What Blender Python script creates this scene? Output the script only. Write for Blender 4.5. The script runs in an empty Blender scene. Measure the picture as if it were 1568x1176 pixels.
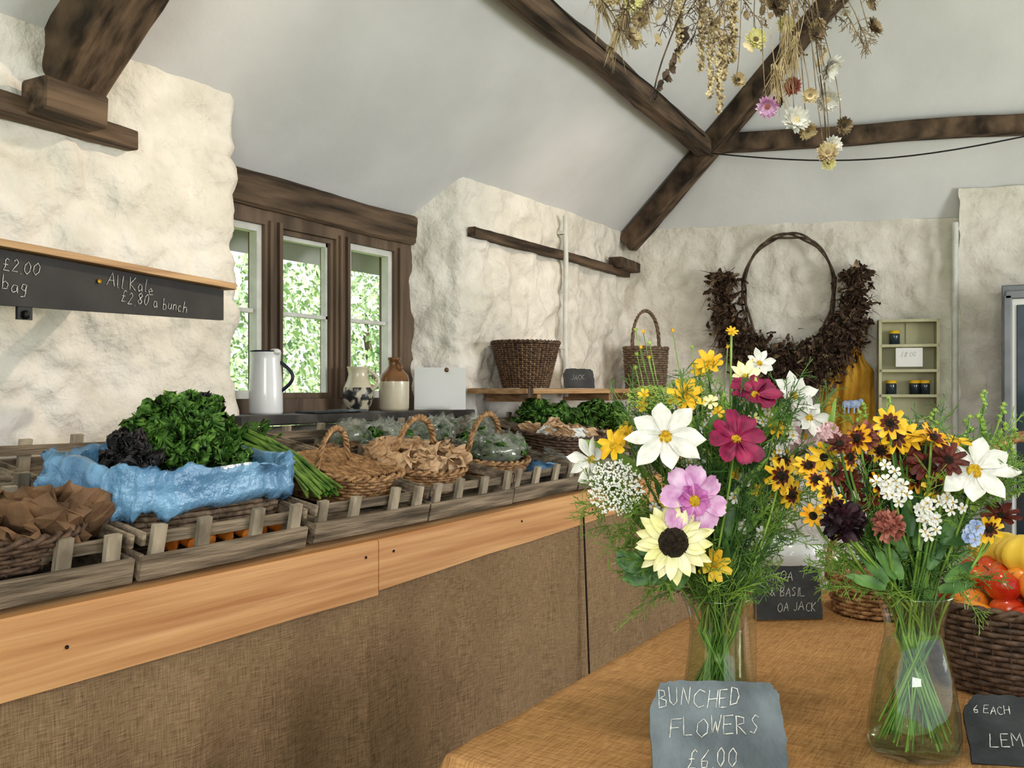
import bpy, math, random
from mathutils import Vector as V, Matrix, noise
R0=random.Random(7)
sc=bpy.context.scene
# ------------------------------------------------------------------ materials
def lin(c):
    return tuple((x/12.92 if x<=.04045 else ((x+.055)/1.055)**2.4) for x in c[:3])+(1,)
def mat(name,c1,c2=None,rough=.7,scale=20,stretch=(1,1,1),bump=0,bscale=None,metal=0,spec=.5,detail=6,alpha=1,sub=0,coat=0,lo=.35,hi=.65,bdist=.02):
    m=bpy.data.materials.new(name); m.use_nodes=True
    nt=m.node_tree; N=nt.nodes; L=nt.links; p=N['Principled BSDF']
    p.inputs['Roughness'].default_value=rough; p.inputs['Metallic'].default_value=metal
    p.inputs['Specular IOR Level'].default_value=spec; p.inputs['Coat Weight'].default_value=coat
    p.inputs['Alpha'].default_value=alpha
    tc=N.new('ShaderNodeTexCoord'); mp=N.new('ShaderNodeMapping'); mp.inputs['Scale'].default_value=stretch
    L.new(tc.outputs['Object'],mp.inputs['Vector'])
    nz=N.new('ShaderNodeTexNoise'); nz.inputs['Scale'].default_value=scale; nz.inputs['Detail'].default_value=detail
    L.new(mp.outputs[0],nz.inputs['Vector'])
    cr=N.new('ShaderNodeValToRGB'); cr.color_ramp.elements[0].position=lo; cr.color_ramp.elements[1].position=hi
    cr.color_ramp.elements[0].color=lin(c1); cr.color_ramp.elements[1].color=lin(c2 or c1)
    L.new(nz.outputs[0],cr.inputs[0]); L.new(cr.outputs[0],p.inputs['Base Color'])
    if bump:
        n2=N.new('ShaderNodeTexNoise'); n2.inputs['Scale'].default_value=bscale or scale; n2.inputs['Detail'].default_value=8
        L.new(mp.outputs[0],n2.inputs['Vector'])
        b=N.new('ShaderNodeBump'); b.inputs['Strength'].default_value=bump; b.inputs['Distance'].default_value=bdist
        L.new(n2.outputs[0],b.inputs['Height']); L.new(b.outputs[0],p.inputs['Normal'])
    return m
def weave(name,c1,c2,dirs,s=75):
    m=bpy.data.materials.new(name); m.use_nodes=True
    nt=m.node_tree; N=nt.nodes; L=nt.links; p=N['Principled BSDF']; p.inputs['Roughness'].default_value=.95; p.inputs['Specular IOR Level'].default_value=.1
    tc=N.new('ShaderNodeTexCoord'); hs=[]
    for d in dirs:
        # slubby threads: short noise streaks along each thread
        mp=N.new('ShaderNodeMapping'); mp.inputs['Scale'].default_value=tuple(360 if a==d else 26 for a in 'XYZ'); L.new(tc.outputs['Object'],mp.inputs['Vector'])
        z=N.new('ShaderNodeTexNoise'); z.inputs['Scale'].default_value=1; z.inputs['Detail'].default_value=2; L.new(mp.outputs[0],z.inputs['Vector']); hs.append(z)
    a2=N.new('ShaderNodeMath'); a2.operation='ADD'; L.new(hs[0].outputs[0],a2.inputs[0]); L.new(hs[1].outputs[0],a2.inputs[1])
    nz=N.new('ShaderNodeTexNoise'); nz.inputs['Scale'].default_value=3; nz.inputs['Detail'].default_value=3; L.new(tc.outputs['Object'],nz.inputs['Vector'])
    sc_=N.new('ShaderNodeMath'); sc_.operation='MULTIPLY_ADD'; sc_.inputs[1].default_value=1.2; L.new(a2.outputs[0],sc_.inputs[0])
    hf=N.new('ShaderNodeMath'); hf.operation='MULTIPLY'; hf.inputs[1].default_value=.5; L.new(nz.outputs[0],hf.inputs[0]); L.new(hf.outputs[0],sc_.inputs[2])
    cr=N.new('ShaderNodeValToRGB'); cr.color_ramp.elements[0].position=0; cr.color_ramp.elements[1].position=1
    mr=N.new('ShaderNodeMapRange'); mr.inputs['From Min'].default_value=.95; mr.inputs['From Max'].default_value=1.95; L.new(sc_.outputs[0],mr.inputs['Value'])
    cr.color_ramp.elements[0].color=lin(c1); cr.color_ramp.elements[1].color=lin(c2)
    L.new(mr.outputs[0],cr.inputs[0]); L.new(cr.outputs[0],p.inputs['Base Color'])
    b=N.new('ShaderNodeBump'); b.inputs['Strength'].default_value=.5; b.inputs['Distance'].default_value=.003
    L.new(a2.outputs[0],b.inputs['Height']); L.new(b.outputs[0],p.inputs['Normal'])
    return m
def clear(name,tint,gloss=.04,rough=.03,edge=.5,dif=0,difc=(1,1,1)):
    m=bpy.data.materials.new(name); m.use_nodes=True
    nt=m.node_tree; N=nt.nodes; L=nt.links; N.remove(N['Principled BSDF']); out=N['Material Output']
    t=N.new('ShaderNodeBsdfTransparent'); t.inputs[0].default_value=tint+(1,)
    g=N.new('ShaderNodeBsdfGlossy'); g.inputs['Roughness'].default_value=rough
    mx=N.new('ShaderNodeMixShader')
    f=N.new('ShaderNodeLayerWeight'); f.inputs['Blend'].default_value=.5
    pw=N.new('ShaderNodeMath'); pw.operation='POWER'; pw.inputs[1].default_value=3.5; L.new(f.outputs['Facing'],pw.inputs[0])
    ma=N.new('ShaderNodeMath'); ma.operation='MULTIPLY_ADD'; ma.inputs[1].default_value=edge; ma.inputs[2].default_value=gloss; L.new(pw.outputs[0],ma.inputs[0]); L.new(ma.outputs[0],mx.inputs[0])
    L.new(t.outputs[0],mx.inputs[1]); L.new(g.outputs[0],mx.inputs[2])
    last=mx
    if dif:
        d=N.new('ShaderNodeBsdfDiffuse'); d.inputs[0].default_value=difc+(1,)
        m2=N.new('ShaderNodeMixShader'); m2.inputs[0].default_value=dif; L.new(mx.outputs[0],m2.inputs[1]); L.new(d.outputs[0],m2.inputs[2]); last=m2
    L.new(last.outputs[0],out.inputs['Surface'])
    return m
M_wall=mat('limewash',(.86,.84,.80),(.93,.91,.88),.9,6,bump=.9,bscale=10,spec=.15,bdist=.045)
M_ceil=mat('ceiling_plaster',(.83,.83,.84),(.87,.87,.88),.95,2,bump=.15,bscale=14,spec=.1)
M_beam=mat('old_oak',(.19,.15,.12),(.46,.38,.31),.8,26,(1,.25,.25),bump=.9,bscale=34)
M_beamx=mat('old_oak_x',(.20,.16,.125),(.47,.39,.32),.8,22,(.10,1,1),bump=1,bscale=30)
M_win=mat('window_oak',(.34,.28,.23),(.50,.42,.35),.6,12,(1,1,.15),bump=.4)
M_winw=mat('window_white',(.80,.80,.78),(.88,.88,.86),.5,12)
M_glass=clear('pane_glass',(1,1,1),.02,.02,.3)
M_pine=mat('pine_board',(.70,.49,.31),(.86,.68,.48),.5,7,(.18,1.5,6),bump=.15,lo=.3,hi=.7)
M_pale=mat('pale_wood',(.62,.48,.34),(.78,.64,.48),.6,9,(.3,2,6),bump=.2)
M_crate=mat('crate_wood',(.34,.30,.25),(.64,.58,.50),.85,10,(.3,2,4),bump=.6,bscale=25)
M_crate2=mat('crate_stub',(.48,.44,.38),(.74,.69,.61),.85,14,(1,1,.4),bump=.5,bscale=25)
M_hess=weave('hessian_curtain',(.42,.345,.26),(.68,.58,.46),'XZ')
M_hess2=weave('hessian_table',(.54,.40,.25),(.80,.63,.44),'XY')  # warm light on the cloth is put into this colour
M_slate=mat('slate',(.32,.35,.37),(.46,.50,.52),.6,10,bump=.6,bscale=18)
M_slated=mat('slate_dark',(.17,.18,.19),(.27,.28,.29),.6,10,bump=.4,bscale=18)
M_board=mat('blackboard',(.14,.13,.13),(.21,.195,.19),.6,7)
M_chalk=mat('chalk',(.70,.70,.68),(.92,.92,.90),.95,140)
M_wick=mat('wicker',(.48,.35,.23),(.76,.61,.44),.6,45,bump=.3)
M_wickd=mat('wicker_dark',(.26,.20,.16),(.44,.35,.28),.6,45,bump=.3)
M_wickg=mat('wicker_grey',(.38,.32,.26),(.58,.50,.42),.7,45,bump=.3)
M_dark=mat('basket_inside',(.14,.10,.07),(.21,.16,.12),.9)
M_paper=mat('kraft_paper',(.68,.55,.42),(.86,.74,.60),.75,12,bump=.3,bscale=30)
M_paperd=mat('kraft_paper_dark',(.38,.29,.21),(.55,.43,.32),.75,12,bump=.3,bscale=30)
M_blue=mat('blue_polythene',(.28,.46,.62),(.52,.70,.84),.18,6,bump=.9,bscale=20,spec=.8)
M_poly=clear('clear_polythene',(.98,.99,.97),.08,.10,.5,.12,(.82,.84,.76))
M_kale=mat('kale_green',(.17,.33,.11),(.46,.63,.28),.6,40)
M_kaled=mat('kale_purple',(.13,.14,.15),(.30,.28,.28),.6,30)
M_herb=mat('herb_green',(.20,.36,.14),(.44,.60,.27),.6,30)
M_leek=mat('leek_green',(.24,.40,.14),(.54,.66,.32),.45,14)
M_carrot=mat('carrot',(.84,.48,.16),(.90,.58,.24),.5,20)
M_enam=mat('white_enamel',(.86,.87,.88),(.92,.92,.92),.2,4,coat=.5)
M_enb=mat('enamel_rim',(.10,.12,.20),None,.3)
M_cream=mat('cream_glaze',(.80,.76,.66),(.88,.84,.75),.25,6,coat=.4)
M_brng=mat('brown_glaze',(.44,.30,.19),(.56,.40,.26),.25,8,coat=.5)
M_blkg=mat('painted_pattern',(.22,.22,.22),(.80,.76,.67),.3,26,lo=.46,hi=.54)
M_stem=mat('stem_green',(.38,.52,.22),(.58,.70,.34),.5,20)
M_leaf=mat('leaf_green',(.22,.36,.18),(.42,.57,.30),.5,25)
M_leafb=mat('leaf_bright',(.46,.60,.24),(.66,.76,.38),.5,25)
M_pw=mat('petal_white',(.80,.80,.77),(.90,.89,.87),.6,45)
M_pm=mat('petal_magenta',(.42,.07,.23),(.62,.15,.34),.55,45)
M_pp=mat('petal_pink',(.78,.55,.74),(.90,.78,.88),.6,40)
M_pp2=mat('petal_pink_deep',(.68,.32,.60),(.82,.54,.76),.6,40)
M_ppl=mat('petal_palepink',(.84,.69,.72),(.90,.80,.81),.6,18)
M_py=mat('petal_yellow',(.86,.66,.12),(.92,.78,.24),.55,30)
M_pcr=mat('petal_cream',(.88,.86,.60),(.93,.91,.77),.6,30)
M_por=mat('petal_orange',(.86,.60,.10),(.91,.70,.18),.55,30)
M_pbr=mat('petal_brown',(.26,.09,.06),(.44,.17,.10),.6,30)
M_pru=mat('petal_rust',(.58,.34,.30),(.70,.47,.41),.6,30)
M_pdk=mat('petal_black',(.12,.05,.09),(.24,.10,.16),.6,30)
M_pbl=mat('petal_blue',(.60,.67,.82),(.74,.80,.90),.6,30)
M_cy=mat('flower_eye_yellow',(.80,.60,.10),(.93,.80,.25),.8,160,bump=.8)
M_ck=mat('flower_eye_dark',(.10,.07,.05),(.24,.19,.11),.85,160,bump=.8)
M_dry=mat('dried_brown',(.40,.34,.26),(.66,.58,.46),.8,30)
M_dryd=mat('dried_dark',(.24,.20,.17),(.44,.37,.31),.85,30)
M_wre=mat('wreath_leaf',(.22,.16,.13),(.44,.35,.29),.85,30)
M_straw=mat('dried_straw',(.70,.62,.48),(.88,.82,.68),.8,30)
M_vase=clear('vase_glass',(.93,.965,.945),.11,.01,.7)
M_water=clear('vase_water',(.86,.93,.84),.01,.01,.15)
M_apple=mat('apple_skin',(.70,.14,.10),(.86,.42,.16),.25,9,coat=.3,lo=.4,hi=.72)
M_tom=mat('tomato_skin',(.84,.42,.16),(.90,.64,.26),.25,6,coat=.3)
M_squash=mat('squash_skin',(.86,.68,.20),(.92,.80,.34),.4,6)
M_shelfg=mat('painted_sage',(.68,.67,.55),(.76,.75,.62),.5,6)
M_must=mat('mustard_cloth',(.68,.51,.16),(.80,.63,.26),.9,9,bump=.2)
M_steel=mat('fridge_grey',(.42,.43,.44),(.50,.51,.52),.35,5,metal=.4)
M_fgl=mat('fridge_glass',(.16,.20,.23),(.30,.36,.40),.08,2,spec=.8)
M_white=mat('white_card',(.90,.90,.89),None,.6)
M_cable=mat('black_cable',(.05,.05,.05),None,.5)
M_floor=mat('stone_floor',(.42,.38,.34),(.58,.53,.48),.7,3,bump=.3)
M_grass=mat('grass',(.48,.58,.34),(.62,.70,.46),.9,3)
M_tree=mat('tree_leaf',(.50,.62,.44),(.80,.87,.70),.7,.8)
M_trunk=mat('trunk',(.36,.32,.27),(.52,.46,.40),.9,5)
M_sill=mat('sill_dark',(.20,.19,.18),(.36,.34,.32),.5,8)
# ------------------------------------------------------------------ builder
def basis(n,spin=0,up=V((0,0,1))):
    n=V(n).normalized()
    if abs(n.dot(up))>.98: up=V((1,0,0))
    x=up.cross(n).normalized(); y=n.cross(x)
    m=Matrix((x,y,n)).transposed()
    return m @ Matrix.Rotation(spin,3,'Z')
class B:
    def __init__(s): s.v=[];s.f=[];s.mi=[];s.sm=[];s.mats=[];s.M=Matrix.Identity(4)
    def slot(s,m):
        if m not in s.mats: s.mats.append(m)
        return s.mats.index(m)
    def add(s,vs,fs,m,smooth=True):
        o=len(s.v); k=s.slot(m); Mx=s.M
        s.v.extend([Mx@V(p) for p in vs])
        for f in fs: s.f.append([i+o for i in f])
        s.mi.extend([k]*len(fs)); s.sm.extend([smooth]*len(fs))
    def grid(s,rows,m,closed=False,smooth=True):
        nr=len(rows); nc=len(rows[0]); vs=[p for r in rows for p in r]; fs=[]
        for i in range(nr-1):
            for j in range(nc if closed else nc-1):
                k=(j+1)%nc
                fs.append((i*nc+j,i*nc+k,(i+1)*nc+k,(i+1)*nc+j))
        s.add(vs,fs,m,smooth)
    def box(s,c,d,m,rot=None):
        c=V(c); d=V(d)/2; vs=[]
        for x in(-1,1):
            for y in(-1,1):
                for z in(-1,1):
                    p=V((x*d.x,y*d.y,z*d.z))
                    if rot is not None: p=rot@p
                    vs.append(c+p)
        s.add(vs,[(0,1,3,2),(4,6,7,5),(0,4,5,1),(2,3,7,6),(0,2,6,4),(1,5,7,3)],m,False)
    def bar(s,p,q,w,h,m,jit=0,seg=1,seed=0):
        # timber with worn, irregular faces
        p=V(p);q=V(q);t=(q-p).normalized(); up=V((0,0,1))
        if abs(t.z)>.95: up=V((0,1,0))
        x=up.cross(t).normalized(); y=t.cross(x); rows=[]
        prof=[(-.5,-.42),(-.42,-.5),(.42,-.5),(.5,-.42),(.5,.42),(.42,.5),(-.42,.5),(-.5,.42)]
        for i in range(seg+1):
            c=p.lerp(q,i/seg); r=[]
            for k,(a,b2) in enumerate(prof):
                o=c+x*a*w+y*b2*h
                if jit:
                    o+=V(noise.noise_vector(o*1.4+V((seed,0,0))))*jit+V(noise.noise_vector(o*11+V((seed,3,0))))*jit*.3
                r.append(o)
            rows.append(r)
        s.grid(rows,m,True,False); n=len(prof)
        for r in (rows[0],rows[-1]): s.add(r,[tuple(range(n))],m,False)
    def tube(s,pts,r,m,n=6,closed=False,caps=True):
        pts=[V(p) for p in pts]; N_=len(pts); rows=[]
        rr=r if isinstance(r,(list,tuple)) else [r]*N_
        px=None
        for i in range(N_):
            a=pts[i-1] if (i>0 or closed) else pts[i]; b2=pts[(i+1)%N_] if (i<N_-1 or closed) else pts[i]
            t=(b2-a)
            if t.length<1e-9: t=V((0,0,1))
            t.normalize()
            if px is None:
                u=V((0,0,1)) if abs(t.z)<.9 else V((1,0,0)); px=u.cross(t).normalized()
            else:
                px=(px-t*px.dot(t))
                px=px.normalized() if px.length>1e-6 else V((1,0,0))
            py=t.cross(px)
            rows.append([pts[i]+(px*math.cos(2*math.pi*k/n)+py*math.sin(2*math.pi*k/n))*rr[i] for k in range(n)])
        if closed: rows.append(rows[0])
        s.grid(rows,m,True)
        if caps and not closed:
            s.add(rows[0],[tuple(range(n))],m); s.add(rows[-1],[tuple(range(n))],m)
    def lathe(s,prof,m,c=(0,0,0),n=32,rot=None,cap=False,smooth=True):
        c=V(c); rows=[]
        for r,z in prof:
            row=[]
            for k in range(n):
                p=V((r*math.cos(2*math.pi*k/n),r*math.sin(2*math.pi*k/n),z))
                if rot is not None: p=rot@p
                row.append(c+p)
            rows.append(row)
        s.grid(rows,m,True,smooth)
        if cap: s.add(rows[0],[tuple(range(n))],m,False); s.add(rows[-1],[tuple(range(n))],m,False)
    def ball(s,c,r,m,n=12,sc3=(1,1,1),rot=None,jit=0,jf=6):
        c=V(c); rows=[]
        for i in range(n//2+1):
            a=math.pi*i/(n//2); row=[]
            for k in range(n):
                d=V((math.sin(a)*math.cos(2*math.pi*k/n),math.sin(a)*math.sin(2*math.pi*k/n),-math.cos(a)))
                q=V((d.x*sc3[0],d.y*sc3[1],d.z*sc3[2]))*r
                if jit: q*=1+jit*noise.noise(d*jf+c*31)
                if rot is not None: q=rot@q
                row.append(c+q)
            rows.append(row)
        s.grid(rows,m,True)
    def build(s,name,bevel=0,parent=None):
        me=bpy.data.meshes.new(name); me.from_pydata([tuple(p) for p in s.v],[],s.f)
        for m in s.mats: me.materials.append(m)
        me.polygons.foreach_set('material_index',s.mi); me.polygons.foreach_set('use_smooth',s.sm); me.update()
        o=bpy.data.objects.new(name,me); sc.collection.objects.link(o)
        if bevel:
            b=o.modifiers.new('bev','BEVEL'); b.width=bevel; b.segments=2; b.limit_method='ANGLE'
        return o
# ------------------------------------------------------------------ chalk stroke alphabet
F={'A':[[(0,0),(.3,1),(.6,0)],[(.12,.38),(.5,.42)]],'B':[[(0,0),(.02,1),(.4,.93),(.42,.68),(.05,.52),(.5,.42),(.5,.1),(0,0)]],
'C':[[(.55,.85),(.3,1),(.05,.7),(.04,.3),(.28,0),(.55,.12)]],'D':[[(0,0),(0,1),(.38,.88),(.55,.5),(.4,.12),(0,0)]],
'E':[[(.5,1),(.02,.97),(0,0),(.5,.03)],[(0,.5),(.4,.53)]],'F':[[(.55,1),(0,.97),(0,0)],[(0,.5),(.42,.53)]],
'H':[[(0,0),(0,1)],[(.5,0),(.5,1)],[(0,.48),(.5,.54)]],'I':[[(.1,0),(.12,1)]],'J':[[(.4,1),(.42,.2),(.2,0),(0,.2)]],'K':[[(0,0),(0,1)],[(.5,1),(.03,.45),(.5,0)]],
'L':[[(.05,1),(0,0),(.5,.03)]],'M':[[(0,0),(.05,1),(.33,.4),(.6,1),(.65,0)]],'N':[[(0,0),(.02,1),(.5,.02),(.52,1)]],
'O':[[(.3,1),(.05,.75),(.03,.3),(.27,0),(.52,.25),(.53,.72),(.3,1)]],'R':[[(0,0),(0,1),(.42,.9),(.4,.6),(.03,.5),(.5,0)]],
'S':[[(.5,.88),(.25,1),(.06,.75),(.45,.35),(.3,.02),(0,.12)]],'T':[[(0,1),(.6,1)],[(.3,1),(.3,0)]],'U':[[(0,1),(.03,.2),(.25,0),(.48,.2),(.5,1)]],
'W':[[(0,1),(.15,0),(.33,.7),(.5,0),(.68,1)]],'&':[[(.55,0),(.12,.75),(.25,1),(.38,.78),(.05,.25),(.2,0),(.5,.35)]],
'0':[[(.28,1),(.05,.7),(.05,.28),(.27,0),(.48,.28),(.48,.72),(.28,1)]],'2':[[(.03,.8),(.25,1),(.45,.75),(.02,0),(.5,.03)]],
'6':[[(.42,.98),(.08,.45),(.15,.05),(.4,.08),(.42,.4),(.1,.38)]],'8':[[(.25,.52),(.05,.78),(.25,1),(.42,.78),(.05,.22),(.25,0),(.45,.22),(.25,.52)]],
'£':[[(.5,.85),(.35,1),(.2,.8),(.22,.35),(.05,.02),(.52,.03)],[(.05,.48),(.4,.5)]],'.':[[(.1,0),(.13,.05)]],
'a':[[(.4,.5),(.15,.55),(.03,.25),(.15,0),(.38,.15),(.4,.5),(.45,0)]],'b':[[(.03,1),(.03,0),(.35,.05),(.4,.35),(.2,.55),(.03,.4)]],
'c':[[(.38,.48),(.15,.55),(.03,.25),(.15,0),(.4,.08)]],'e':[[(.05,.28),(.38,.33),(.25,.55),(.05,.35),(.12,.02),(.42,.08)]],
'g':[[(.4,.5),(.12,.52),(.05,.2),(.3,.05),(.4,.5),(.38,-.3),(.1,-.38)]],'h':[[(.03,1),(.03,0)],[(.03,.4),(.25,.55),(.38,.4),(.4,0)]],
'k':[[(.03,1),(.03,0)],[(.38,.55),(.05,.25),(.4,0)]],'l':[[(.08,1),(.08,.05),(.2,0)]],'n':[[(.03,.55),(.03,0)],[(.03,.4),(.25,.55),(.38,.4),(.4,0)]],
'u':[[(.03,.55),(.05,.1),(.25,0),(.38,.15),(.4,.55),(.43,0)]],'*':[[(.1,.3),(.16,.42),(.2,.3),(.1,.34)]]}
def write(b,txt,o,xd,yd,size,r=.0011,sp=.2):
    o=V(o);xd=V(xd);yd=V(yd);x=0
    for ch in txt:
        if ch==' ': x+=.42; continue
        st=F[ch]; w=max(p[0] for l in st for p in l); dy=R0.uniform(-.11,.11); sl=R0.uniform(.02,.24); sx=R0.uniform(.8,1.2)
        for l in st:
            pts=[]
            for i in range(len(l)-1):
                for k in range(3):
                    t=k/3; pts.append((l[i][0]*(1-t)+l[i+1][0]*t+R0.uniform(-.012,.012),l[i][1]*(1-t)+l[i+1][1]*t+R0.uniform(-.012,.012)))
            pts.append(l[-1])
            b.tube([o+xd*(x+p[0]*sx+p[1]*sl)*size+yd*(p[1]+dy)*size for p in pts],[r*R0.uniform(.6,1.15) for _ in pts],M_chalk,4)
        x+=w*sx+sp
# ------------------------------------------------------------------ room shell
def zl(y): return 2.46+.9*(2.75-y)
def disp(p,k=1.0):
    q=V((p.x*3.0,p.y*3.0,p.z*5.4))+V(noise.noise_vector(p*3))*.6; d=noise.voronoi(q)[0]
    e=min(1,(d[1]-d[0])*2.4); e=e*e*(3-2*e)
    return k*(.020*e+.018*noise.noise(p*1.6)+.026*noise.noise(p*5.5)+.018*noise.noise(p*12+V((4,0,0)))+.008*noise.noise(p*26))
def wall(name,path,z0,z1,step=.02,k=1.0,eave=True):
    pts=[V((a,c,0)) for a,c in path]; res=[pts[0]]
    for i in range(len(pts)-1):
        L_=(pts[i+1]-pts[i]).length; n=max(1,int(L_/step))
        for j in range(1,n+1): res.append(pts[i].lerp(pts[i+1],j/n))
    nrm=[]
    for i in range(len(res)):
        a=res[max(0,i-1)]; c=res[min(len(res)-1,i+1)]; t=(c-a).normalized(); nrm.append(V((t.y,-t.x,0)))
    nz=int((z1-z0)/step); rows=[]
    for j in range(nz+1):
        z=z0+(z1-z0)*j/nz; row=[]
        for p,n in zip(res,nrm):
            q=p+V((0,0,z)); top=zl(q.y) if eave else 2.46
            fd=max(.18,min(1,abs(top-z)/.14))
            row.append(q+n*(disp(q,k)*fd+.01*(1-fd)))
        rows.append(row)
    b=B(); b.grid(rows,M_wall); return b.build(name)
wall('wall_left',[(-1.6,2.77),(2.66,2.77),(2.69,2.785),(2.70,2.82),(2.66,3.0),(2.62,3.15)],.7,2.62)
wall('wall_left_far',[(4.10,3.15),(4.13,3.02),(4.20,2.90),(4.265,2.785),(4.285,2.772),(4.33,2.77),(6.55,2.77)],.7,2.62)
wall('wall_under_window',[(-1.6,2.86),(6.5,2.86)],0,1.19,.05)
wall('wall_back',[(6.33,2.95),(6.93+.02,.60)],0,2.62,.025,1,False)
wall('wall_back_right',[(6.80,.655),(6.83,.62),(7.62,-2.45)],0,2.62,.025,1,False)
b=B()
Cx=V((5.938,.3,4.665))
b.add([(-1.6,3.3,zl(3.3)),(6.47,3.3,zl(3.3)),Cx,(-1.6,.3,4.665)],[(0,1,2,3)],M_ceil,False)
b.add([(6.38,2.75,2.46),(6.47,3.3,zl(3.3)),(8.0,-2.5,2.3),(7.64,-2.15,2.46),Cx],[(0,1,2,3),(0,3,4)],M_ceil,False)
b.add([(-1.6,.3,4.665),Cx,(7.64,-2.15,2.46),(7.72,-2.5,2.15),(-1.6,-2.5,2.15)],[(0,1,2,3,4)],M_ceil,False)
b.build('ceiling')
b=B(); b.box((3.2,.2,-.05),(9.8,6.2,.1),M_floor); b.build('floor')
b=B(); b.box((5,14,-.16),(60,40,.1),M_grass); b.build('lawn')
# roof timbers
b=B(); b.bar((-1.6,1.86,3.15),(6.22,2.12,2.93),.10,.115,M_beamx,.014,80); b.build('purlin_beam')
b=B(); b.bar((6.22,2.2,2.955),(7.12,-1.4,2.955),.10,.115,M_beam,.014,30,3); b.build('purlin_beam')
b=B(); b.bar((6.34,2.72,2.36),(5.98,.62,4.32),.11,.13,M_beam,.016,30,5); b.bar((6.05,2.69,2.20),(6.36,2.69,2.19),.1,.07,M_beam,.01,6,6); b.build('hip_rafter')
b=B(); b.bar((2.0,2.80,2.33),(2.0,.5,4.37),.20,.20,M_beam,.02,40,9)
b.bar((.6,2.735,2.195),(2.20,2.735,2.165),.06,.065,M_beamx,.012,24,4); b.bar((1.80,2.67,2.21),(2.01,2.67,2.20),.12,.10,M_beamx,.014,8,8); b.build('principal_rafter')
b=B(); b.bar((4.31,2.735,2.17),(6.33,2.735,2.155),.05,.05,M_beamx,.010,40,7); b.build('rail_timber')
b=B(); b.bar((2.5,3.04,2.175),(4.20,3.04,2.165),.15,.15,M_beamx,.012,24,11); b.build('lintel_timber')
b=B(); b.tube([(5.33+.004*math.sin(z),2.70,z/10) for z in range(13,25)],.017,M_winw,8)
for z in (1.6,2.3): b.box((5.33,2.72,z),(.05,.05,.02),M_winw)
b.build('conduit_pipe')
b=B(); b.tube([(6.76,.67,z/10) for z in range(0,25)],.02,M_winw,8); b.build('corner_pipe')
b=B()
cp=[]
for i in range(30):
    t=i/29; cp.append((6.12+.257*t*3.4,2.05-3.4*t,2.87-.10*math.sin(math.pi*min(1,t*1.8))))
b.tube(cp,.005,M_cable,5); b.tube([(x/4,1.90+.0332*x/4-.05,3.13-.028*x/4+.012*math.sin(x)) for x in range(8,25)],.004,M_cable,5); b.build('ceiling_cable')
# window
b=B()
def fr(x0,x1,z0,z1,m,d=.07,yy=3.04): b.box(((x0+x1)/2,yy,(z0+z1)/2),(x1-x0,d,z1-z0),m)
for x0,x1 in ((2.56,2.74),(3.08,3.187),(3.544,3.642),(3.994,4.17)): fr(x0,x1,1.24,2.10,M_win,.10)
for x0,x1 in ((3.10,3.12),(3.155,3.175),(3.56,3.575),(3.61,3.628),(4.02,4.04)): fr(x0,x1,1.3,2.06,M_win,.13)
fr(2.56,4.17,2.04,2.12,M_win,.099); fr(2.56,4.17,1.22,1.30,M_win,.12)
for i,(x0,x1) in enumerate(((2.74,3.08),(3.187,3.544),(3.642,3.994))):
    m=M_win if i==1 else M_winw
    w=.022 if i==1 else .030
    fr(x0,x0+w,1.30,2.04,m,.045,3.03); fr(x1-w,x1,1.30,2.04,m,.045,3.03); fr(x0,x1,2.04-w,2.04,m,.044,3.03); fr(x0,x1,1.30,1.30+w*1.2,m,.044,3.03)
    if i==1:
        fr(x0+w,x0+w+.014,1.32,2.02,M_winw,.03,3.04); fr(x1-w-.014,x1-w,1.32,2.02,M_winw,.03,3.04); fr(x0+w,x1-w,2.0,2.02,M_winw,.03,3.04)
    fr(x0+w,x1-w,1.665,1.683,M_winw,.03,3.04)
    b.box(((x0+x1)/2,3.055,1.67),(x1-x0,.004,.72),M_glass)
b.build('window_1',.004)
b=B(); b.box((3.44,2.87,1.22),(1.62,.40,.04),M_sill); b.build('window_sill',.006)
# outdoor trees
b=B(); r=random.Random(3)
for i in range(28000):
    a=r.uniform(0,18); yy=r.uniform(8.5,12)+.6*math.sin(a); h=4.1+1.0*math.sin(a*1.1)+.6*math.sin(a*2.7+1)
    p=V((a,yy,r.random()**.8*h)); s_=r.uniform(.04,.08); q=basis(V((r.gauss(0,1),-1+r.gauss(0,.6),r.gauss(.5,.7))),r.random()*6)
    b.add([p+q@V(c)*s_ for c in ((0,-1,0),(.6,0,.1),(0,1,0),(-.6,0,.1))],[(0,1,2,3)],M_tree,False)
for a in (1,4.5,8,13): b.tube([(a,10.2,-.1),(a+.1,10.2,1.2),(a-.1,10.3,2.6)],[.10,.08,.05],M_trunk,8)
b.build('garden_trees')
# ------------------------------------------------------------------ counter
b=B()
def ctop(x): return .902+max(0,(x-2.3))*.013
def board(x0,x1,zb0,zb1):
    n=24; rows=[]
    for (yy,top) in ((1.785,1),(1.755,1),(1.75,1.0),(1.75,0),(1.785,0)):
        row=[]
        for i in range(n+1):
            x=x0+(x1-x0)*i/n; zt=ctop(x); zb=zb0+(zb1-zb0)*i/n+.004*noise.noise(V((x*3,0,x0)))
            z=zt if top else zb
            if yy==1.75 and top: z=zt-.005
            row.append(V((x,yy,z)))
        rows.append(row)
    b.grid(rows,M_pine,False,False)
    b.add([rows[k][-1] for k in range(5)],[(0,1,2,3,4)],M_pine,False); b.add([rows[k][0] for k in range(5)],[(0,1,2,3,4)],M_pine,False)
board(-.4,2.258,.745,.742); board(2.262,5.9,.757,.845)
for x,z in ((1.25,.82),(2.2,.86),(2.33,.86),(3.1,.86),(3.7,.84)): b.lathe([(0,0),(.004,0),(.004,.002)],M_cable,(x,1.749,z),8,Matrix.Rotation(math.pi/2,3,'X'))
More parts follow.
